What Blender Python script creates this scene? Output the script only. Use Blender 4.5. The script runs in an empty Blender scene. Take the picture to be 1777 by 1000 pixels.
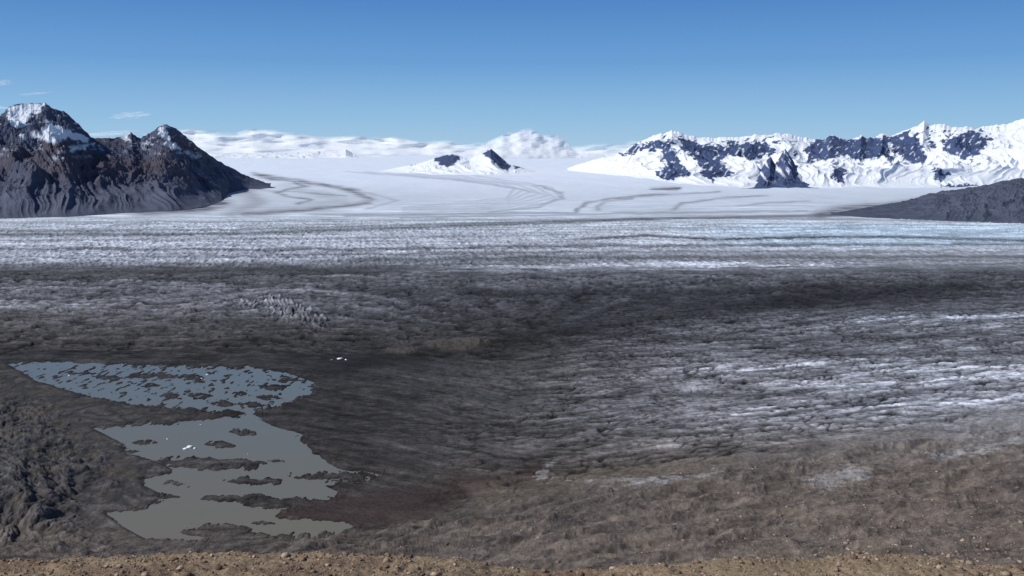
import bpy, math, numpy as np
rng=np.random.default_rng(7)
H=600.0; F=1539.0; P=math.radians(9.05); CP=math.cos(P); SP=math.sin(P)
def gv(v):
    dy=500-np.asarray(v,float); return (-F*SP+dy*CP)/(F*CP+dy*SP)
def kx(v):
    return F*CP+(500-np.asarray(v,float))*SP
def zv_to_v(zoy):
    dy=(zoy*F*CP+F*SP)/(CP-zoy*SP); return 500-dy
# ---------- noise ----------
_tabs={}
def _tab(seed):
    if seed not in _tabs:
        a=np.random.default_rng(seed+991).uniform(0,2*np.pi,65536).astype(np.float32)
        _tabs[seed]=(np.cos(a),np.sin(a))
    return _tabs[seed]
def gn(x,y,seed=0):
    x,y=np.broadcast_arrays(np.asarray(x,float),np.asarray(y,float))
    C,S=_tab(seed)
    ix=np.floor(x);iy=np.floor(y);fx=(x-ix).astype(np.float32);fy=(y-iy).astype(np.float32)
    ix=ix.astype(np.int32)&255;iy=iy.astype(np.int32)&255;ix1=(ix+1)&255;iy=iy;iy1=((iy+1)&255)<<8;iy=iy<<8
    ux=fx*fx*fx*(fx*(fx*6-15)+10);uy=fy*fy*fy*(fy*(fy*6-15)+10)
    h=ix|iy;a=C[h]*fx+S[h]*fy
    h=ix1|iy;b=C[h]*(fx-1)+S[h]*fy
    h=ix|iy1;d=C[h]*fx+S[h]*(fy-1)
    h=ix1|iy1;e=C[h]*(fx-1)+S[h]*(fy-1)
    a=a+(b-a)*ux;return (a+(d+(e-d)*ux-a)*uy)*1.45
def fbm(x,y,o=4,seed=0,g=.5):
    r=0;a=1;t=0
    for i in range(o):
        r=r+a*gn(x*2**i+17.3*i,y*2**i-9.1*i,seed+i);t+=a;a*=g
    return r/t*1.7
def ridged(x,y,o=4,seed=0,g=.5):
    r=0;a=1;t=0
    for i in range(o):
        n=1-np.abs(gn(x*2**i+11.3*i,y*2**i+5.7*i,seed+i))*1.6
        r=r+a*np.clip(n,0,1)**1.5;t+=a;a*=g
    return r/t
def ss(a,b,x):
    t=np.clip((x-a)/(b-a),0,1);return t*t*(3-2*t)
def S2L(c):
    c=np.asarray(c,float)/255.; return np.where(c<=.04045,c/12.92,((c+.055)/1.055)**2.4)
def sdpoly(u,v,pts,vs=1.0):
    pts=np.array(pts,float);v=v*vs;pts[:,1]*=vs
    lo=pts.min(0)-90;hi=pts.max(0)+90
    out=np.full(u.shape,-90.);m=(u>lo[0])&(u<hi[0])&(v>lo[1])&(v<hi[1])
    uu=u[m];vv=v[m];d=np.full(uu.shape,1e9);ins=np.zeros(uu.shape,bool)
    n=len(pts)
    for i in range(n):
        ax,ay=pts[i];bx,by=pts[(i+1)%n]
        ex,ey=bx-ax,by-ay;wx=uu-ax;wy=vv-ay
        t=np.clip((wx*ex+wy*ey)/(ex*ex+ey*ey+1e-9),0,1)
        d=np.minimum(d,(wx-ex*t)**2+(wy-ey*t)**2)
        c=((ay>vv)!=(by>vv))&(uu<(bx-ax)*(vv-ay)/(by-ay+1e-12)+ax);ins^=c
    d=np.sqrt(d);out[m]=np.clip(np.where(ins,d,-d),-90,1e9);return out
def dline(u,v,pts,vs=1.0):
    d=np.full(u.shape,1e9)
    for (ax,ay),(bx,by) in zip(pts[:-1],pts[1:]):
        ex,ey=bx-ax,(by-ay)*vs;wx=u-ax;wy=(v-ay)*vs
        t=np.clip((wx*ex+wy*ey)/(ex*ex+ey*ey+1e-9),0,1)
        d=np.minimum(d,(wx-ex*t)**2+(wy-ey*t)**2)
    return np.sqrt(d)
def ip(x,pts):
    a=np.array(pts,float);return np.interp(x,a[:,0],a[:,1])
def lerp(a,b,t): return a+(b-a)*t
def mixc(c,col,m): return c+(np.asarray(col)-c)*m[...,None]
# ---------- mesh helpers ----------
def link(o): bpy.context.scene.collection.objects.link(o);return o
def grid_mesh(name,X,Y,Z,col,mat,smooth=True,alpha=None):
    r,c=X.shape;n=r*c
    me=bpy.data.meshes.new(name)
    co=np.stack([X,Y,Z],-1).reshape(-1,3).astype(np.float32)
    idx=np.arange(n).reshape(r,c)
    q=np.stack([idx[:-1,:-1],idx[:-1,1:],idx[1:,1:],idx[1:,:-1]],-1).reshape(-1,4)
    a=co[q[0,0]];b=co[q[0,1]];d=co[q[0,3]]
    if np.cross(b-a,d-a)[2]<0:q=q[:,::-1]
    me.vertices.add(n);me.vertices.foreach_set('co',co.ravel())
    me.loops.add(q.size);me.loops.foreach_set('vertex_index',q.ravel().astype(np.int32))
    me.polygons.add(len(q));me.polygons.foreach_set('loop_start',np.arange(0,q.size,4,dtype=np.int32))
    me.polygons.foreach_set('use_smooth',np.full(len(q),smooth))
    me.update(calc_edges=True)
    at=me.attributes.new('Col','FLOAT_COLOR','POINT')
    cc=np.ones((n,4),np.float32);cc[:,:3]=np.clip(col.reshape(-1,3),0.004,.9)
    if alpha is not None:cc[:,3]=alpha.ravel()
    at.data.foreach_set('color',cc.ravel())
    me.materials.append(mat);return link(bpy.data.objects.new(name,me))
def rock_mesh(name,pos,size,cols,mat,flat=.7):
    t=(1+5**.5)/2
    v0=np.array([(-1,t,0),(1,t,0),(-1,-t,0),(1,-t,0),(0,-1,t),(0,1,t),(0,-1,-t),(0,1,-t),(t,0,-1),(t,0,1),(-t,0,-1),(-t,0,1)],float);v0/=np.linalg.norm(v0[0])
    f0=np.array([(0,11,5),(0,5,1),(0,1,7),(0,7,10),(0,10,11),(1,5,9),(5,11,4),(11,10,2),(10,7,6),(7,1,8),(3,9,4),(3,4,2),(3,2,6),(3,6,8),(3,8,9),(4,9,5),(2,4,11),(6,2,10),(8,6,7),(9,8,1)])
    N=len(pos)
    sc=size[:,None]*np.stack([rng.uniform(.7,1.3,N),rng.uniform(.7,1.3,N),rng.uniform(.5,.9,N)*flat/.7],-1)
    V=v0[None]*rng.uniform(.7,1.25,(N,12,1))
    th=rng.uniform(0,6.28,N);c,s=np.cos(th)[:,None],np.sin(th)[:,None]
    V=V*sc[:,None];x=V[...,0]*c-V[...,1]*s;y=V[...,0]*s+V[...,1]*c
    V=np.stack([x,y,V[...,2]],-1)+pos[:,None]
    Fc=(f0[None]+12*np.arange(N)[:,None,None]).reshape(-1,3)
    me=bpy.data.meshes.new(name);me.vertices.add(N*12);me.vertices.foreach_set('co',V.astype(np.float32).ravel())
    me.loops.add(Fc.size);me.loops.foreach_set('vertex_index',Fc.ravel().astype(np.int32))
    me.polygons.add(len(Fc));me.polygons.foreach_set('loop_start',np.arange(0,Fc.size,3,dtype=np.int32));me.update(calc_edges=True)
    at=me.attributes.new('Col','FLOAT_COLOR','POINT');cc=np.ones((N*12,4),np.float32);cc[:,:3]=np.repeat(cols,12,0)
    at.data.foreach_set('color',cc.ravel());me.materials.append(mat);return link(bpy.data.objects.new(name,me))
# ---------- materials ----------
def mat_attr(name,scale,bump,dist,var=.35,rough=.95,spec=.1,detail=5):
    m=bpy.data.materials.new(name);m.use_nodes=True;nt=m.node_tree;N=nt.nodes;L=nt.links
    b=N['Principled BSDF'];b.inputs['Roughness'].default_value=rough;b.inputs['Specular IOR Level'].default_value=spec
    a=N.new('ShaderNodeAttribute');a.attribute_name='Col'
    tc=N.new('ShaderNodeTexCoord')
    n=N.new('ShaderNodeTexNoise');n.inputs['Scale'].default_value=scale;n.inputs['Detail'].default_value=detail;n.inputs['Roughness'].default_value=.65
    L.new(tc.outputs['Object'],n.inputs['Vector'])
    mr=N.new('ShaderNodeMapRange');mr.inputs['From Min'].default_value=.3;mr.inputs['From Max'].default_value=.7
    mr.inputs['To Min'].default_value=1-var;mr.inputs['To Max'].default_value=1+var
    L.new(n.outputs['Fac'],mr.inputs['Value'])
    vm=N.new('ShaderNodeVectorMath');vm.operation='SCALE'
    L.new(a.outputs['Color'],vm.inputs[0]);L.new(mr.outputs['Result'],vm.inputs['Scale'])
    L.new(vm.outputs['Vector'],b.inputs['Base Color'])
    bp=N.new('ShaderNodeBump');bp.inputs['Strength'].default_value=bump;bp.inputs['Distance'].default_value=dist
    L.new(n.outputs['Fac'],bp.inputs['Height']);L.new(bp.outputs['Normal'],b.inputs['Normal'])
    return m
M_ground=mat_attr('glacier_ice_and_debris',.14,.9,3,.26,detail=6)
M_rock=mat_attr('mountain_rock_snow',.008,.4,30,.08)
M_gravel=mat_attr('gravel',9,.8,.06,.35)
M_stone=mat_attr('stone',4,.5,.05,.2)
# ================= GROUND =================
vr=np.concatenate([np.arange(1062,480,-.9),np.arange(480,330,-.5),np.arange(330,262,-.7)])
ur=np.concatenate([np.arange(-500,-40,7.),np.arange(-40,1817,1.3),np.arange(1817,2280,7.)])
U,V=np.meshgrid(ur,vr)
Y290=-H/gv(290)
Y=np.where(V>290,-H/np.minimum(gv(np.maximum(V,290)),-1e-3),Y290+(290-V)/28*25000)
hillP=[(-600,630),(0,636),(60,660),(130,684),(230,704),(330,715),(400,720),(330,730),(230,738),(165,745),(215,770),(215,785),(285,800),(300,820),(250,835),(285,860),(235,885),(175,885),(230,935),(240,990),(-600,1000)]
hill=sdpoly(U,V,hillP);
hillw=ss(0,300,hill+fbm(U/90,V/50,3,5)*16)*(1-ss(930,1000,V))
vb=ip(U,[(-500,935),(350,935),(620,912),(950,835),(1300,785),(1777,705),(2300,640)])
amp=ip(U,[(-500,.2),(450,.2),(1000,.34),(1777,.45)])
R=amp*ss(0,1,np.clip((V-vb)/(1040-vb),0,1))+.12*hillw
Y=Y*(1-R*(V>290)); Z=H+Y*gv(V); X=Y*(U-888.5)/kx(V)
nu=fbm(X/180,Y/260,4,40)*.7;nw=fbm(X/60,Y/110,4,50)*.7
Uw=U+nu*26+nw*10;Vw=V+nu*7*ss(300,500,V)+nw*4*ss(350,600,V)
tv=[262,300,320,340,360,378,392,405,420,435,450,465,480,500,525,550,580,620,660,700,740,780,820,870,920,1000,1070]
tu=[0,300,600,900,1200,1500,1777]
T=np.array([[222]*7,[222,224,222,222,222,222,222],[212,212,218,218,216,216,216],[200,205,200,208,205,202,198],[194,198,202,206,203,198,192],
[192,196,196,198,194,190,190],[184,182,180,178,182,186,192],[174,174,176,180,186,190,194],[190,186,176,174,182,182,180],[180,176,166,160,168,176,168],
[182,172,150,126,132,134,134],[98,94,88,112,134,124,120],[86,90,92,108,108,96,88],[94,96,90,82,80,70,80],[112,112,100,72,64,74,96],
[98,98,84,62,98,120,142],[76,76,64,62,104,114,124],[58,58,58,68,116,134,132],[66,62,56,82,132,146,156],[68,60,54,84,128,140,144],
[76,66,56,82,124,132,128],[78,68,60,84,108,104,102],[76,70,62,80,88,94,94],[76,72,60,84,94,96,94],[88,80,78,92,96,96,94],[98,94,90,94,96,96,94],[105,95,92,92,92,92,92]],float)
BR=np.array([[0]*7]*10+[[.0]*7,[.1,.1,.05,.0,.0,.0,.0],[.1,.1,.05,.0,.0,.0,.0],[.05,.05,.05,.05,.0,.0,.0],[.1,.1,.05,.05,.0,.0,.0],
[.25,.2,.1,.1,.05,.0,.0],[.35,.3,.25,.2,.1,.05,.05],[.35,.35,.3,.3,.1,.05,.05],[.35,.35,.35,.3,.15,.05,.05],[.3,.35,.4,.25,.15,.05,.1],
[.3,.4,.4,.3,.2,.2,.3],[.3,.4,.5,.4,.45,.6,.7],[.3,.4,.55,.6,.75,.8,.8],[.4,.45,.6,.7,.85,.85,.85],[.65,.65,.7,.8,.85,.85,.85],[.8,.75,.75,.85,.85,.85,.85],[.8]*7],float)
def tab(T,u,v):
    iu=np.clip(np.interp(u,tu,range(7)),0,5.9999);iv=np.clip(np.interp(v,tv,range(len(tv))),0,len(tv)-1.0001)
    a=iu.astype(int);b=iv.astype(int);fu=iu-a;fv=iv-b
    return (T[b,a]*(1-fu)+T[b,a+1]*fu)*(1-fv)+(T[b+1,a]*(1-fu)+T[b+1,a+1]*fu)*fv
lum=tab(T,Uw,Vw);br=tab(BR,Uw,Vw)
fan=ss(470,560,V)*ip(U,[(-500,0),(500,0),(900,-70),(1300,-22),(1777,35),(2300,90)])
q=V+fan*1.0+ fbm(U/300,V/60,3,61)*4*ss(330,420,V)
qs=np.interp(q,[262,330,480,700,1100],[0,14,66,100,140])
st=fbm(U/260,qs*1.0,4,70,.6); st2=fbm(U/60,qs*1.7,3,80,.6)
icew=ss(335,390,V)*(1-ss(0,40,V-vb+15))*(1-ss(-10,30,hill))
right=ss(820,1050,U+ (V-640)*.6)*ss(500,560,V)
lum=lum*(1+icew*(st*.26+st2*.17)*lerp(1,1.3,right))
zone_ser=ss(368,395,V)*(1-ss(455,475,V))
zone_mid=ss(455,480,V)*(1-ss(600,650,V))*(1-right)
zone_r=right*(1-ss(-20,30,V-vb))
zone_low=ss(600,650,V)*(1-right)*(1-ss(-10,10,hill))
zone_b=ss(-15,40,V-vb)
hillm=ss(-8,8,hill)
dz=np.zeros_like(X)
a1=ridged(X/50+.2*Y/60,Y/140,3,101,.6)-.5
dz+=zone_ser*a1*14
wv=fbm(X/160,Y/160,2,119)*.6
a2=ridged((X+.3*Y)/110+wv,(Y-.3*X)/75,4,111,.55)-.5
dz+=zone_mid*(a2*11+fbm(X/250,Y/300,3,113)*8)
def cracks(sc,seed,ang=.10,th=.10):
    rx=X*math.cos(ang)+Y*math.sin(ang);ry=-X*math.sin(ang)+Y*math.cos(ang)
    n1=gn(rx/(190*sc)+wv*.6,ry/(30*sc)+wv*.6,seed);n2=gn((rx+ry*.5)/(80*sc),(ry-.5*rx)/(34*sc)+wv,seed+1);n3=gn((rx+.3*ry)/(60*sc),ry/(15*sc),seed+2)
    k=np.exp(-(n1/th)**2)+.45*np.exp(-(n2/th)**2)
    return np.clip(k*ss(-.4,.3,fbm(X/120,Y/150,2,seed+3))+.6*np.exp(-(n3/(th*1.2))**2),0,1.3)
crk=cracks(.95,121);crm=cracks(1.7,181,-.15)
rx=X*.99-Y*.05;ry=X*.05+Y*.99
strk=fbm(rx/130,ry/26,5,191,.62)
dz+=zone_r*(-crk*6.5+fbm(X/60,Y/70,3,124)*2+strk*2.2)
dz+=zone_mid*(-crm*7.5)
dz+=zone_low*(fbm(X/70,Y/90,4,131,.5)*3.5-ridged(X/45,Y/50,3,132,.5)*2.-crk*2.)
dd=fbm((X+.4*Y)/150,(Y-.4*X)/60,5,141,.52)
gul=ridged((X*.5+Y*.85)/170+wv*.4,(X*.85-Y*.5)/46+wv*.4,5,142,.52)
dz+=zone_b*(dd*11+(gul-.5)*6.+fbm(X/9,Y/12,3,146)*.8)
hk=1-ridged((X+.5*Y)/50+wv,(Y-.3*X)/44+wv,5,151,.5)
dz+=hillm*((hk-.5)*13*ss(0,60,hill)+fbm(X/30,Y/32,4,152,.5)*2.5)
dz+=(1-ss(330,400,V))*fbm(X/900,Y/1800,4,161)*12
sp=sdpoly(Uw,Vw,[(375,515),(470,508),(545,525),(575,555),(545,572),(480,552),(420,535)],2.)
spm=ss(-12,22,sp)
fl=np.abs(gn(X/15+Y/60+wv*2,Y/160,171))
dz+=spm*(fl*13-3)
lum=lum*(1-zone_r*np.clip(crk,0,1)*.62)*(1+zone_r*(.36*strk+.14*fbm(X/16,Y/24,3,126)))  # crevasse shade and debris put into the colour, plus streak shading
lum=lum*(1+zone_ser*a1*.34)*(1+zone_mid*(a2*.6+.12*fbm(X/30,Y/60,3,127)))*(1-zone_mid*np.clip(crm,0,1)*.5)  # crm darkens the cracks in colour: shade with debris
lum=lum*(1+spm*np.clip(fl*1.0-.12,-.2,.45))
lum=lum*(1+zone_low*(.2*fbm(X/22,Y/34,5,128,.65)+.14*fbm(X/160,Y/60,4,138)-.28*np.clip(crk,0,1)))*(1+zone_b*(.22*fbm(X/16,Y/18,5,129,.65)+.16*fbm((X+.4*Y)/160,(Y-.4*X)/40,5,139,.65)+.35*(gul-.5)))*(1+hillm*(.6*(hk-.5)+.16*fbm(X/16,Y/22,4,136)-.05))  # crk darkening on the low ice: crevasse shade and debris in colour
def band(pts,w,f,wn=1.):
    global lum
    d=np.abs(V+nu*5*wn*ss(350,450,V)-ip(U,pts)); xs=[p[0] for p in pts]
    m=np.exp(-(d/w)**2)*ss(xs[0]-60,xs[0]+60,U)*(1-ss(xs[-1]-60,xs[-1]+60,U))
    m=m*np.clip(.7+st2*.6+st*.4,0,1.2);lum=lum*(1+(f-1)*np.clip(m,0,1))
band([(-500,385),(0,386),(600,384),(1200,378),(1777,385)],1.6,.75)
band([(-500,409),(0,408),(400,406),(800,392),(1200,378),(1500,373)],2.8,.5)
band([(-500,400),(0,401),(400,399),(800,388),(1100,380)],1.5,.62)
band([(1000,416),(1120,409),(1250,416),(1380,412),(1550,411),(1777,418),(2280,424)],2.4,.35,.3)
band([(-500,432),(0,432),(500,434),(1000,427),(1777,424)],2.4,.48)
band([(-500,418),(0,418),(500,415),(1000,407)],1.8,.7)
band([(-500,446),(0,447),(500,443),(1000,438),(1777,436)],2.,.65)
band([(600,452),(1000,447),(1777,446),(2280,446)],3,.6)
band([(-500,478),(0,474),(450,468),(900,478),(1500,470),(2280,470)],6,.78)
band([(620,500),(850,510),(1100,508),(1450,500)],8,.7)
band([(560,640),(850,600),(1100,556),(1450,517),(1700,492)],13,.58)
band([(0,500),(250,492),(600,510)],7,1.35)
band([(600,482),(850,465),(1150,460),(1500,462)],5,1.5)
band([(0,530),(250,522),(500,545)],8,1.2)
band([(1500,552),(1640,549),(1777,547),(2280,540)],4.5,1.5)
band([(1150,640),(1400,634),(1600,638),(1777,640),(2280,640)],8,1.4)
band([(1300,668),(1550,664),(1777,652)],5,1.3)
band([(1250,722),(1450,712),(1620,705),(1777,684),(2280,640)],10,1.3)
band([(1350,610),(1600,615),(2280,600)],5,.68)
band([(1050,580),(1300,590),(1600,585),(2280,575)],6,.75)
band([(1000,690),(1200,684),(1500,688),(1700,672)],5,.75)
blue=ss(1100,1400,U)*ss(382,395,V)*(1-ss(420,436,V))
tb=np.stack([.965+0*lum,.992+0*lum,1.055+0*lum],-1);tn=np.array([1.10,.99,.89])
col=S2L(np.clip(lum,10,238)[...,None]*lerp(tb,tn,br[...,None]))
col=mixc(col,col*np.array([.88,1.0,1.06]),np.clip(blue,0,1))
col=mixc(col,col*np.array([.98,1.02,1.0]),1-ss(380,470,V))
u3=U+fbm(U/40,V/9,3,201)*7;v3=V+fbm(U/50,V/10,3,202)*1.2
for pts,w,k in [([(440,303),(500,312),(560,321),(610,332),(646,347),(632,353),(580,360),(500,366),(430,372)],7,.7),
 ([(455,308),(505,316),(528,323),(500,328),(478,334),(498,341),(540,347),(520,354)],4.5,.6),
 ([(400,322),(460,330),(520,334),(600,340)],3,.4),([(300,336),(350,345),(385,353),(350,362),(250,368)],15,.9),
 ([(400,372),(450,352),(430,338),(380,330)],16,.4),([(330,333),(420,332),(450,326)],8,.55),([(440,372),(520,360),(590,350),(560,338),(500,322)],16,.22),([(440,300),(520,312),(620,330),(690,348),(640,362)],4,.28),
 ([(930,322),(972,333),(972,346),(930,360),(850,368)],3.5,.45),([(1000,366),(1018,352),(1060,344),(1150,338),(1250,333)],4.5,.55),
 ([(1035,364),(1050,350),(1100,344)],3.5,.55),([(1165,364),(1190,352),(1240,344),(1330,340)],4.5,.5),([(1280,356),(1400,349)],4,.4),
 ([(1420,374),(1460,362),(1560,354),(1640,346)],14,.75),([(1135,327),(1172,327)],6,.85),([(600,374),(800,372),(1000,368)],4,.5),([(700,378),(1000,372),(1400,366)],3.5,.45)]:
    d=dline(u3,v3,pts,3.2);m=np.exp(-(d/(w*1.3))**2)*k*np.clip(.95+st2*.8+st*.4,0,1.25);col=mixc(col,S2L([94,93,100]),np.clip(m,0,.95))
for k_ in range(7):
    off=k_*7-18
    d=dline(U,v3,[(690+off*5,300+off*.1),(860+off*4,318+off*.3),(930+off*2,335+off*.5),(880,352+off*.5),(700,368+off*.4)],3.)
    col=mixc(col,S2L([160,165,176]),np.exp(-(d/3.)**2)*.5)
rp=sdpoly(Uw,Vw,[(455,893),(600,862),(740,838),(860,822),(945,812),(950,820),(860,845),(800,870),(720,905),(600,915)],1.3)
col=mixc(col,S2L([60,50,49]),ss(-14,12,rp+nw*8)*.75)
rp=sdpoly(Uw,Vw,[(800,840),(1000,815),(1250,790),(1300,800),(1050,850),(850,880)],1.3)
col=mixc(col,S2L([112,102,90]),ss(-6,14,rp)*.35)
for c,a,b,h in [((785,597),62,12,6),((700,609),32,8,5),((165,632),45,6,7)]:
    d=np.sqrt(((Uw-c[0])/a)**2+((V-c[1])/b)**2)+nw*.5;m=1-ss(.5,1.15,d);col=mixc(col,S2L([92,86,80]),m*.5);dz+=m*h
for pts in [[(985,835),(1110,824),(1250,820),(1255,828),(1150,838),(1050,842)],[(1380,838),(1430,815),(1530,812),(1520,835),(1440,852)],[(1600,790),(1777,745),(1777,765),(1640,805)],[(1560,738),(1680,722),(1777,700),(1777,712),(1640,740)],[(925,832),(960,803),(950,830)]]:
    d=sdpoly(Uw,Vw,pts,1.6);m=ss(-6,12,d-3+fbm(X/30,Y/12,5,211,.65)*22);col=mixc(col,S2L([166,166,166]),m*.6)
pm=zone_b*ss(.05,.6,fbm(X/110,Y/60,5,221,.6));col=mixc(col,S2L([126,113,98])*(.8+.4*gul[...,None]),pm*.4)
pm=zone_b*ss(.05,.6,fbm(X/90+40,Y/50,5,231,.6));col=mixc(col,S2L([68,61,58]),pm*.4)
hm=hillm*ss(-.1,.6,fbm(X/80,Y/80,3,235));col=mixc(col,S2L([84,76,66]),hm*.4)
# ---- lake bed ----
lakeP=[(15,632),(100,628),(230,634),(330,636),(440,638),(500,648),(545,664),(535,684),(490,702),(440,712),(448,728),(480,742),(520,752),(522,765),(548,790),(590,815),(655,822),(640,832),(580,835),(560,842),(590,855),(570,868),(520,880),(470,893),(480,900),(600,906),(612,914),(560,926),(480,930),(400,922),(340,938),(250,934),(215,915),(185,890),(240,886),(290,862),(255,845),(250,833),(300,815),(270,800),(215,785),(218,772),(165,745),(240,738),(340,730),(420,724),(395,716),(330,711),(230,701),(140,684),(60,660)]
wsm=fbm(X/30,Y/50,3,241)*.6
wf=fbm(X/11,Y/26,4,244,.6)
L=sdpoly(U+wsm*14+wf*8,V+wsm*5.5+wf*3.,lakeP,2.2)
def isl(L,c,a,b,w=1.):
    d=(1-np.sqrt(((U+wsm*26+wf*11-c[0])/a)**2+((V+wsm*8+wf*3.5-c[1])/b)**2))*min(a,2.2*b)
    return np.minimum(L,-d*w)
for c,a,b in [((426,752),17,7),((381,772),21,6),((250,768),24,4),((375,806),95,9),((330,800),55,6),((445,835),52,6),((590,826),62,7),((545,828),40,5),((410,864),70,7),((500,874),85,10),((375,921),66,12),((455,908),22,3),((400,718),28,5),((300,716),60,9),((345,686),22,4),((292,686),20,4),((255,668),18,4),((190,656),20,4),((265,652),38,6),((330,655),25,4),((140,648),28,3),((385,700),18,5),((440,703),22,4),((470,672),24,5),((500,660),26,4),((290,735),24,3),((285,862),26,4),((465,690),20,4),((420,684),14,3),((230,784),16,3),((480,800),12,3),((300,840),20,3)]:
    L=isl(L,c,a,b)
up=(V<718)&(V>634)
raft=fbm(X/20,Y/50,4,251,.6)
L=np.where(up,np.minimum(L,(.40-.14*ss(690,640,V)-raft)*16),L)
dz=lerp(dz,dz*.25,ss(-25,-3,L))
Zg=Z+dz
fz=ss(-26,-6,L)
shore=np.clip(-L*.3,-4,6)+np.where(L<0,.8*wsm+.5*wf,0)
Zg=lerp(Zg,shore,fz)
bx=ss(600,612,V)*(1-ss(945,965,V))*(1-ss(695,790,U))*(L<-1.0)
Zg=lerp(Zg,np.maximum(Zg,np.minimum(.3*(-L-1.0),1.6)+.15),bx)
wet=ss(-9,-1,L);col=col*(1-.3*wet)[...,None]
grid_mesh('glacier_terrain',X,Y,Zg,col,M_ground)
# ---- lake water ----
def uv2w(u,v,z=0.0):
    y=(z-H)/gv(v);return (y*(u-888.5)/kx(v),y,z)
me=bpy.data.meshes.new('lake');pts=[uv2w(-20,622,.0),uv2w(680,622),uv2w(680,940),uv2w(150,940)]
me.from_pydata(pts,[],[(3,2,1,0)]);me.update();lake=link(bpy.data.objects.new('lake',me))
m=bpy.data.materials.new('meltwater');m.use_nodes=True;N=m.node_tree.nodes;Lk=m.node_tree.links
b=N['Principled BSDF'];b.inputs['Roughness'].default_value=.25;b.inputs['IOR'].default_value=1.33;b.inputs['Specular IOR Level'].default_value=.35
tc=N.new('ShaderNodeTexCoord');sx=N.new('ShaderNodeSeparateXYZ');Lk.new(tc.outputs['Object'],sx.inputs[0])
n0=N.new('ShaderNodeTexNoise');n0.inputs['Scale'].default_value=.006;n0.inputs['Detail'].default_value=4;Lk.new(tc.outputs['Object'],n0.inputs['Vector'])
ma=N.new('ShaderNodeMath');ma.operation='MULTIPLY_ADD';ma.inputs[1].default_value=500;Lk.new(n0.outputs['Fac'],ma.inputs[0]);Lk.new(sx.outputs['Y'],ma.inputs[2])
mr=N.new('ShaderNodeMapRange');mr.inputs['From Min'].default_value=1600;mr.inputs['From Max'].default_value=2500;Lk.new(ma.outputs[0],mr.inputs['Value'])
cr=N.new('ShaderNodeMix');cr.data_type='RGBA';cr.inputs[6].default_value=(.15,.14,.108,1);cr.inputs[7].default_value=(.13,.148,.142,1)
Lk.new(mr.outputs[0],cr.inputs[0]);Lk.new(cr.outputs[2],b.inputs['Base Color'])
n=N.new('ShaderNodeTexNoise');n.inputs['Scale'].default_value=.15;n.inputs['Detail'].default_value=4;Lk.new(tc.outputs['Object'],n.inputs['Vector'])
bp=N.new('ShaderNodeBump');bp.inputs['Strength'].default_value=.1;bp.inputs['Distance'].default_value=.5;Lk.new(n.outputs['Fac'],bp.inputs['Height']);Lk.new(bp.outputs['Normal'],b.inputs['Normal'])
me.materials.append(m)
fp=[(330,776,7),(322,779,4),(338,778,3),(590,623,9),(600,625,6),(575,625,4),(290,762,2),(360,650,4),(350,657,3),(120,652,3),(520,628,3),(430,788,1.5),(348,737,2)]
P_=np.array([uv2w(a,b,.6) for a,b,_ in fp]);rock_mesh('ice_floes',P_,np.array([c*1.3 for *_,c in fp])*.9,np.tile(S2L([225,228,230]),(len(fp),1)),M_stone,.35)
cand=np.argwhere((zone_b>.6)&(V<1000)&(U>560)&(U<1800));wts=(.15+ss(1000,1500,U)*1.)[cand[:,0],cand[:,1]]*ss(780,900,V)[cand[:,0],cand[:,1]]+.02
sel=cand[rng.choice(len(cand),6000,p=wts/wts.sum())]
bp_=np.stack([X[sel[:,0],sel[:,1]],Y[sel[:,0],sel[:,1]],Zg[sel[:,0],sel[:,1]]+.2],-1)
bs=.35+rng.pareto(3.,len(sel))*.6;bs=np.clip(bs,.35,2.8)
bc=S2L(lerp(np.array([90,78,70]),np.array([170,154,140]),rng.uniform(0,1,(len(sel),1))))
rock_mesh('boulders',bp_,bs,bc,M_stone)
# ================= FOREGROUND SLOPE =================
xs=np.concatenate([np.linspace(-420,-24,90)[:-1],np.arange(-24,24,.055),np.linspace(24,420,90)])
ys=np.concatenate([np.linspace(-25,24,40)[:-1],np.arange(24,32.5,.07),np.linspace(32.6,1000,160)**1.0])
FX,FY=np.meshgrid(xs,ys)
uc=FX/30*kx(970)+888.5
cv=ip(uc,[(-600,980),(0,973),(120,971),(250,965),(400,962),(560,964),(700,965),(800,974),(880,987),(1000,993),(1130,983),(1250,973),(1400,969),(1560,965),(1625,965),(1650,975),(1720,985),(1777,984),(2500,975)])
cv=cv+gn(uc/60,uc*0+.5,301)*3+gn(uc/22,uc*0+.5,302)*1.6
zc=H+30*gv(cv)
FZ=np.where(FY<25,lerp(H-1.7,zc+.9,np.clip(FY/25,-1.2,1)),np.where(FY<30,zc+(30-FY)*.18,zc-.62*(FY-30)))
FZ=np.where(FY>45,zc-9.3-.535*(FY-45),FZ)
FZ+= (fbm(FX/1.3,FY/1.3,5,311,.6)*.13+ridged(FX/.5,FY/.5,3,312)*.08)*ss(22,26,FY)*(1-ss(40,60,FY))
fc=S2L(np.array([132,116,95]))*(1+.22*fbm(FX/2.5,FY/1.5,5,321,.65))[...,None]
rd=ss(.1,.6,fbm(FX/5,FY/3,3,331));fc=mixc(fc,S2L([110,90,76]),rd*.6)
grid_mesh('foreground_slope',FX,FY,FZ,fc,M_gravel)
NS=9000;sx_=rng.uniform(-22,22,NS);sy_=rng.uniform(26.5,30.8,NS)
ci=np.clip(np.searchsorted(xs,sx_),0,len(xs)-1);ri=np.clip(np.searchsorted(ys,sy_),0,len(ys)-1)
sz=np.clip(.018+rng.pareto(2.6,NS)*.018,.015,.15)
sp_=np.stack([xs[ci],ys[ri],FZ[ri,ci]+sz*.3],-1)
sc_=S2L(lerp(np.array([92,76,64]),np.array([172,156,136]),rng.uniform(0,1,(NS,1))**1.3))
rock_mesh('gravel_stones',sp_,sz,sc_,M_stone)
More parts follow.
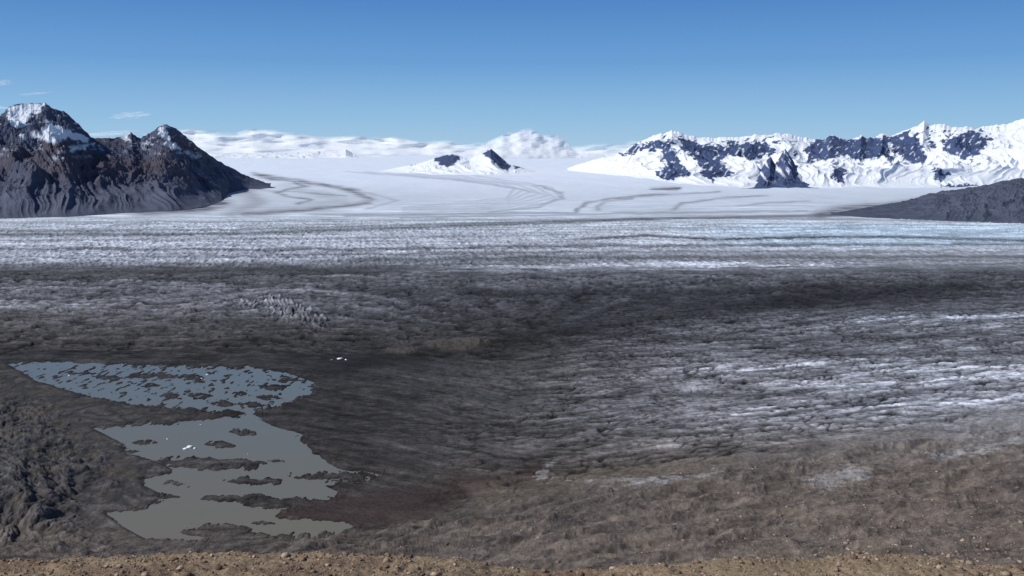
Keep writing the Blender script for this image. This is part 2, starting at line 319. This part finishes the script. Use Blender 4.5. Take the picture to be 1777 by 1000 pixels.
# ================= MOUNTAINS (aerial haze put into the bluish rock colours) =================
def range_mesh(name,u0,u1,du,sky,base,ridgeY,colf,nt=260,amp=.28,nscale=1400,seed=0,pr=(.7,2.),jag=1.6,back=.5,mat=M_rock,spur=60,smooth=False,fine=.5):
    u=np.arange(u0,u1,du);t=np.concatenate([np.linspace(-.03,1,nt),np.linspace(1,1+back,int(nt*.25))[1:]])
    UU,TT=np.meshgrid(u,t)
    sk0=ip(UU,sky);bv=ip(UU,base);hgt=np.clip((bv-sk0)/25,0,1)
    t1=np.clip(TT,0,1)
    jn=(.42-np.abs(gn(UU/19.,UU*0+.5,seed+1))*1.2)*-jag*1.5+(.4-np.abs(gn(UU/7.,UU*0+.5,seed+2))*1.2)*-jag*.9
    sk=sk0+jn*hgt*ss(.9,1,t1)
    Y0=H/-gv(bv);Y1=np.maximum(ip(UU,ridgeY),Y0*1.03)
    YY=Y0+(Y1-Y0)*TT;XX=YY*(UU-888.5)/1557.
    zr=H+Y1*gv(sk)
    wx=fbm(XX/nscale/1.5,YY/nscale/1.5,3,seed+30)*spur*.5
    uu=UU+wx+(TT-1)*spur*.35
    sp1=np.abs(gn(uu/spur,TT*.8+.5,seed+20))*2.2;sp2=np.abs(gn(uu/(spur*.42),TT*1.6+.5,seed+21))*2.2;sp3=np.abs(gn(uu/(spur*.16),TT*3+.5,seed+22))*2.2
    spv=np.clip(.55*sp1+.3*sp2+.15*sp3,0,1)
    p=lerp(pr[0],pr[1],spv)
    n=ridged(XX/nscale+wx/spur*.3,YY/nscale,6,seed+10,.5)-.72
    n2=fbm(XX/(nscale*.22),YY/(nscale*.22),5,seed+15,.6)
    env=np.sin(np.pi*t1)**.7
    z=zr*np.maximum(t1,1e-4)**p*(1+env*(n*amp*2.0+n2*amp*fine))
    z=np.where(TT>1,zr*(1-(TT-1)/back*.75)+n*zr*.25*ss(1,1.2,TT),z)
    z=np.where(TT<0,-15,z)
    lim=H+YY*gv(sk+.4);z=np.where((TT<.999),np.minimum(z,lim),z)
    VV=zv_to_v((z-H)/YY)
    gx=np.gradient(z,axis=1)/np.gradient(XX,axis=1);gt=np.gradient(z,axis=0)/(np.gradient(YY,axis=0)+1e-6)
    slope=np.sqrt(gx**2+gt**2)
    c=colf(UU,VV,XX,YY,z,slope,sk0,spv)
    return grid_mesh(name,XX,YY,z,c,mat,smooth)
SN=S2L([222,228,236])
def left_col(U,V,X,Y,Z,sl,sk,sp):
    n=fbm(X/300,Y/300,5,401,.6);n2=fbm(X/1200,Y/900,4,402)
    c=np.zeros(U.shape+(3,))+S2L([77,83,102]);c=c*(1+.25*n)[...,None]
    m=ss(-.3,.3,n2+.1)*ss(345,290,V)*ss(225,255,V+n*10)*(1-ss(330,400,U));c=mixc(c,S2L([84,76,80]),m*.7)
    c=mixc(c,S2L([80,84,98]),ss(300,345,V)*.5)
    c=mixc(c,S2L([104,108,118]),ss(.3,.8,fbm(X/160,Z/120,4,408))*.4)
    nv=fbm(U/14,V/10,4,404,.6)*6
    for P_,k in [([(18,200),(25,186),(50,179),(86,180),(78,192),(55,205),(45,222),(30,228),(22,215)],1),([(78,218),(100,216),(125,228),(160,240),(145,250),(120,240),(95,250),(60,238),(50,225),(75,232)],1),
      ([(270,235),(282,220),(290,222),(300,245),(320,262),(300,258),(288,250),(285,238)],.9),([(205,238),(222,235),(235,248),(220,246)],.6),([(120,255),(170,245),(165,252),(125,265)],.8),([(240,255),(262,240),(255,262)],.5),([(325,262),(350,270),(348,276),(325,270)],.5),([(90,272),(110,272),(108,278),(88,278)],.5)]:
        d=sdpoly(U,V,P_)+nv;c=mixc(c,SN*.95,ss(-1,2,d)*k)
    st=ss(.42,.6,fbm((X+Z)/130,Z/50,4,406,.6))*ss(292,240,V)*.85;c=mixc(c,SN*.85,st)
    return c
range_mesh('rocky_mountain',-500,476,1.0,[(-500,150),(-300,190),(-100,205),(-20,200),(0,203),(14,196),(24,184),(45,180),(85,179),(98,190),(116,193),(135,210),(160,238),(185,240),(212,239),(230,228),(245,240),(262,232),(275,222),(287,216),(305,221),(325,238),(345,256),(380,281),(420,303),(450,314),(470,322),(480,324)],
 [(-500,384),(0,380),(110,377),(200,371),(300,366),(345,360),(380,351),(395,335),(430,329),(480,325)],
 [(-500,9500),(0,9800),(100,10200),(285,11500),(380,13300),(480,14500)],left_col,nt=360,amp=.24,nscale=1000,seed=500,pr=(.85,1.35),jag=2.,spur=90,fine=.75)
rockP=[[(1140,247),(1158,250),(1166,262),(1182,284),(1197,303),(1150,312),(1143,300),(1162,290),(1150,268)],[(1178,241),(1200,246),(1232,258),(1255,285),(1270,303),(1240,311),(1222,300),(1212,280),(1190,262)],[(1232,256),(1282,249),(1285,266),(1255,272)],
[(1288,252),(1305,246),(1330,250),(1342,262),(1320,268),(1305,280),(1292,270)],
[(1400,262),(1412,245),(1440,238),(1470,243),(1500,240),(1545,240),(1530,268),(1490,276),(1460,268),(1430,276),(1402,280)],[(1545,242),(1575,230),(1592,245),(1608,272),(1600,284),(1570,276),(1550,262)],[(1638,245),(1668,236),(1685,225),(1716,242),(1702,264),(1668,272),(1640,262)],
[(1622,290),(1646,303),(1635,316)],[(1078,268),(1108,249),(1102,266)],[(1448,290),(1472,300),(1464,318),(1446,308)],[(1540,262),(1552,280),(1545,290)],[(1112,255),(1130,245),(1135,262)],[(1640,322),(1700,322),(1660,328)]]
def right_col(U,V,X,Y,Z,sl,sk,sp):
    c=np.zeros(U.shape+(3,))+SN;c=c*(1+.04*fbm(X/800,Y/800,4,601))[...,None]
    u=U+fbm(U/16,V/12,4,602,.6)*8;v=V+fbm(U/12+9,V/9,4,603,.6)*6
    d=np.max([sdpoly(u,v,p) for p in rockP],0)
    rk=ss(-.8,.6,d+ (fbm(X/260,Z/160,4,604,.6))*5+2.)
    ex=ss(.28,.4,fbm(U/15+V/20,V/9,4,606,.6))*ss(315,266,V)*ss(sk+1,sk+4,V)*ss(1080,1150,U)*(1-ss(1700,1760,U))*(V<310)
    rk=np.maximum(rk,ex)
    rc=S2L([66,80,112])*(1+.3*fbm(X/200,Z/120,4,605,.6))[...,None]  # rock blued to carry distance haze
    vein=ss(.45,.62,fbm(U/6+V/9,V/9,3,607));rk=rk*(1-.7*vein)
    return c*(1-rk[...,None])+rc*rk[...,None]
range_mesh('snowy_mountain_range',985,2280,1.0,[(985,292),(1000,287),(1020,281),(1060,272),(1080,264),(1105,248),(1130,238),(1145,230),(1152,233),(1165,227),(1180,231),(1195,236),(1215,240),(1290,239),(1310,234),(1330,236),(1345,232),(1360,231),(1380,237),(1400,240),(1425,243),(1440,235),(1460,242),(1480,243),(1493,234),(1503,240),(1515,240),(1530,232),(1545,237),(1570,225),(1590,220),(1600,208),(1610,218),(1635,216),(1648,223),(1672,220),(1690,223),(1700,220),(1740,216),(1777,206),(1850,190),(2280,200)],
 [(985,296),(1060,303),(1200,320),(1300,326),(1450,327),(1600,326),(1777,322),(2280,325)],[(985,21500),(1150,21000),(1600,21000),(1777,20000),(2280,18000)],right_col,nt=300,amp=.15,nscale=1900,seed=700,pr=(.95,1.9),jag=2.0,spur=80,fine=.35)
def pyr_col(U,V,X,Y,Z,sl,sk,sp):
    n=fbm(X/200,Z/160,4,611,.6);c=np.zeros(U.shape+(3,))+S2L([68,81,112]);c=c*(1+.3*n)[...,None]
    s=ss(.2,.45,fbm(U/9-V/14,V/22,3,612))*ss(322,300,V);c=mixc(c,SN*.95,s);return c
range_mesh('rocky_spur',1290,1456,1.0,[(1290,326),(1302,322),(1320,297),(1332,278),(1338,272),(1346,286),(1352,276),(1362,259),(1372,270),(1384,292),(1402,302),(1425,312),(1450,325),(1456,327)],[(1290,327.5),(1456,328)],[(1290,16300),(1456,16300)],pyr_col,nt=140,amp=.2,nscale=700,seed=740,pr=(.8,1.6),jag=1.4,spur=35)
def mid_col(U,V,X,Y,Z,sl,sk,sp):
    c=np.zeros(U.shape+(3,))+SN
    u=U+fbm(U/10,V/8,4,622,.6)*5;v=V+fbm(U/9+9,V/6,4,623,.6)*3
    d=np.max([sdpoly(u,v,p) for p in [[(752,275),(785,267),(797,274),(790,282),(778,290),(765,286)],[(836,267),(852,259),(868,272),(884,289),(882,298),(862,286),(850,274)],[(888,284),(908,290),(895,292)],[(700,285),(722,281),(716,286)]]],0)
    return mixc(c,S2L([66,78,106]),ss(-2,.5,d))
range_mesh('snowy_peak',660,960,1.0,[(660,297),(690,291),(720,285),(752,276),(775,269),(788,267),(800,272),(815,275),(835,268),(852,258),(862,267),(872,276),(882,284),(905,291),(930,297),(960,300)],[(660,299),(750,303),(850,305),(960,303)],[(660,22000),(960,21500)],mid_col,nt=120,amp=.12,nscale=1400,seed=760,pr=(1.1,2.),jag=1.,spur=50,fine=.3)
def hill_col(U,V,X,Y,Z,sl,sk,sp):
    n=fbm(X/150,Y/200,5,631,.6);c=np.zeros(U.shape+(3,))+S2L([76,82,98]);return c*(1+.25*n)[...,None]
range_mesh('dark_hill',1440,2280,1.2,[(1440,371),(1480,366),(1520,362),(1560,353),(1590,345),(1620,336),(1650,330),(1680,327),(1700,325),(1728,318),(1745,313),(1777,310),(1900,300),(2280,280)],[(1440,372.5),(1520,378),(1650,384),(1777,388),(2280,396)],[(1440,7900),(1600,9200),(2280,9500)],hill_col,nt=200,amp=.3,nscale=500,seed=780,pr=(.6,1.15),jag=1.6,spur=60,fine=.8)
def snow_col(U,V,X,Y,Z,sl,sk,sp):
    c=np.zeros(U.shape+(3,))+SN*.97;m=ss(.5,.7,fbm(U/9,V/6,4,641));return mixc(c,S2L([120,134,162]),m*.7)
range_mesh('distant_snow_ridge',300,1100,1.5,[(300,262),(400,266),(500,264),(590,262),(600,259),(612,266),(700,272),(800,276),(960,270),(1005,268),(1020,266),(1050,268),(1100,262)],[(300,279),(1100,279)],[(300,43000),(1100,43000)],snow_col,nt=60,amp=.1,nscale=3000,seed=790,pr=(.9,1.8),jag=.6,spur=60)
# ================= CLOUDS (several thin ragged sheets, one behind another) =================
mc=bpy.data.materials.new('cloud');mc.use_nodes=True;N=mc.node_tree.nodes;Lk=mc.node_tree.links
a=N.new('ShaderNodeAttribute');a.attribute_name='Col'
df=N.new('ShaderNodeBsdfDiffuse');tl=N.new('ShaderNodeBsdfTranslucent');ms=N.new('ShaderNodeMixShader');tr=N.new('ShaderNodeBsdfTransparent');m2=N.new('ShaderNodeMixShader')
Lk.new(a.outputs['Color'],df.inputs[0]);Lk.new(a.outputs['Color'],tl.inputs[0]);ms.inputs[0].default_value=.2
Lk.new(df.outputs[0],ms.inputs[1]);Lk.new(tl.outputs[0],ms.inputs[2])
Lk.new(a.outputs['Alpha'],m2.inputs[0]);Lk.new(tr.outputs[0],m2.inputs[1]);Lk.new(ms.outputs[0],m2.inputs[2]);Lk.new(m2.outputs[0],N['Material Output'].inputs[0])
def cloud(name,sky,base,Yd,puff,relief,soft,opac,seed,layers=3,flat=.35,du=1.2,lean=1500,step=.5,bump=3.5,tone0=1.):
    par=bpy.data.objects.new(name,None);link(par)
    for k in range(layers):
        f=k/(max(1,layers-1))
        u=np.arange(sky[0][0],sky[-1][0],du);t=np.linspace(0,1,90);UU,TT=np.meshgrid(u,t)
        sk=ip(UU,sky)+f*(base-12-ip(UU,sky))*step+fbm(UU/puff*.5,UU*0+k+.5,3,seed+40+k)*bump;VV=base+(sk-base)*TT
        bw=fbm(UU/puff+k*3.1,VV/(puff*flat),2,seed+k*7,.4)*.8
        YY=Yd-f*3000+lean*TT-relief*bw
        XX=YY*(UU-888.5)/1557.;ZZ=H+YY*gv(VV)
        n=fbm(UU/(puff*1.0),VV/(puff*flat*1.1),5,seed+20+k*3,.55)
        a=ss(0,1,(VV-sk)/ip(UU,soft)+n*.45-.1)*(1-ss(base-14,base-2,VV+n*3))
        a=a*ip(UU,opac)*(1 if k==0 else .7)
        tone=(1+.06*n-.04*f)*tone0
        o=grid_mesh('layer_%d'%(k+1),XX,YY,ZZ,(np.zeros(UU.shape+(3,))+S2L([238,242,248]))*tone[...,None],mc,True,np.clip(a,0,1));o.parent=par
cloud('cloud_bank',[(250,231),(330,222),(370,226),(410,230),(440,220),(470,223),(520,229),(560,232),(620,234),(690,237),(730,243),(780,243),(850,243),(1000,250),(1060,247),(1150,243),(1210,240),(1320,238)],280,47000,60,450,[(250,9),(700,10),(1300,12)],[(250,1),(700,1),(850,.9),(1010,.6),(1250,.7),(1310,0)],820,3,.25)
cloud('cumulus_cloud',[(790,266),(820,256),(840,246),(855,239),(870,232),(885,229),(898,224),(910,221),(922,220),(934,225),(944,232),(955,232),(970,234),(982,241),(992,251),(1005,262),(1020,270)],284,42500,26,260,[(790,9),(1015,9)],[(790,0),(845,.75),(900,.9),(970,.85),(1018,.1)],850,4,.6,bump=3,step=.6,lean=1500,tone0=.92)
def wisp(cu,cvv,w,h,Yd,seed,k):
    u=np.linspace(cu-w,cu+w,120);t=np.linspace(-1,1,50);UU,TT=np.meshgrid(u,t)
    YY=Yd+TT*2500;sl=(cvv+(-TT)*h-(UU-cu)*.08);ZZ=H+Yd*gv(sl);XX=YY*(UU-888.5)/1557
    n=fbm(UU/(w*.5),TT*2+UU/50,5,seed,.6);al=np.clip((1-((UU-cu)/w)**2-TT**2)*.9+n*.8-.25,0,1)*k
    al=al*ss(0,.3,1-((UU-cu)/w)**2)*ss(0,.4,1-TT**2)
    grid_mesh('cloud_wisp',XX,YY,ZZ,np.zeros(UU.shape+(3,))+.85,mc,True,al)
wisp(66,163,36,7,24000,901,.6);wisp(8,144,30,5,24000,902,.5);wisp(232,200,42,12,30000,903,.4);wisp(-2,188,26,14,16000,904,.9);wisp(190,232,60,8,18000,905,.6)
# ================= LIGHT / SKY / CAMERA =================
el=math.radians(43);sd=np.array([-.88,-.30]);sd/=np.linalg.norm(sd)
d=(-sd[0]*math.cos(el),-sd[1]*math.cos(el),-math.sin(el))
from mathutils import Vector
sl=bpy.data.lights.new('sun','SUN');sl.energy=4.2;sl.angle=math.radians(.5);sl.color=(1,.965,.93)
so=link(bpy.data.objects.new('sun',sl));so.rotation_euler=Vector(d).to_track_quat('-Z','Y').to_euler()
w=bpy.data.worlds.new('World');bpy.context.scene.world=w;w.use_nodes=True;N=w.node_tree.nodes;Lk=w.node_tree.links
sky=N.new('ShaderNodeTexSky');sky.sky_type='NISHITA';sky.sun_disc=False;sky.sun_elevation=el;sky.sun_rotation=math.atan2(sd[0],sd[1])
sky.altitude=1500;sky.air_density=1.;sky.dust_density=.1;sky.ozone_density=3
ST=.085
tc=N.new('ShaderNodeTexCoord');sx=N.new('ShaderNodeSeparateXYZ');Lk.new(tc.outputs['Generated'],sx.inputs[0])
rp_=N.new('ShaderNodeValToRGB');Lk.new(sx.outputs['Z'],rp_.inputs[0]);E=rp_.color_ramp.elements
stops=[(0,(166,200,226)),(.035,(144,188,224)),(.09,(108,160,213)),(.16,(80,132,196)),(.35,(60,108,172))]
while len(E)<len(stops):E.new(.5)
for e,(p_,c_) in zip(E,stops):
    e.position=p_;l=S2L(c_);e.color=(*l,1)
sc_n=N.new('ShaderNodeVectorMath');sc_n.operation='SCALE';sc_n.inputs['Scale'].default_value=1/ST;Lk.new(rp_.outputs[0],sc_n.inputs[0])
mr=N.new('ShaderNodeMapRange');mr.inputs['From Min'].default_value=.2;mr.inputs['From Max'].default_value=.5;Lk.new(sx.outputs['Z'],mr.inputs['Value'])
mx=N.new('ShaderNodeMix');mx.data_type='RGBA';Lk.new(mr.outputs[0],mx.inputs[0]);Lk.new(sc_n.outputs[0],mx.inputs[6]);Lk.new(sky.outputs[0],mx.inputs[7])
Lk.new(mx.outputs[2],N['Background'].inputs[0]);N['Background'].inputs[1].default_value=ST
cam=bpy.data.cameras.new('camera');co=link(bpy.data.objects.new('camera',cam));co.location=(0,0,H);co.rotation_euler=(math.pi/2-P,0,0)
cam.sensor_width=36;cam.lens=36*F/1777;cam.clip_start=.5;cam.clip_end=300000;bpy.context.scene.camera=co
sc=bpy.context.scene;sc.view_settings.view_transform='Standard';sc.view_settings.look='None';sc.view_settings.exposure=0
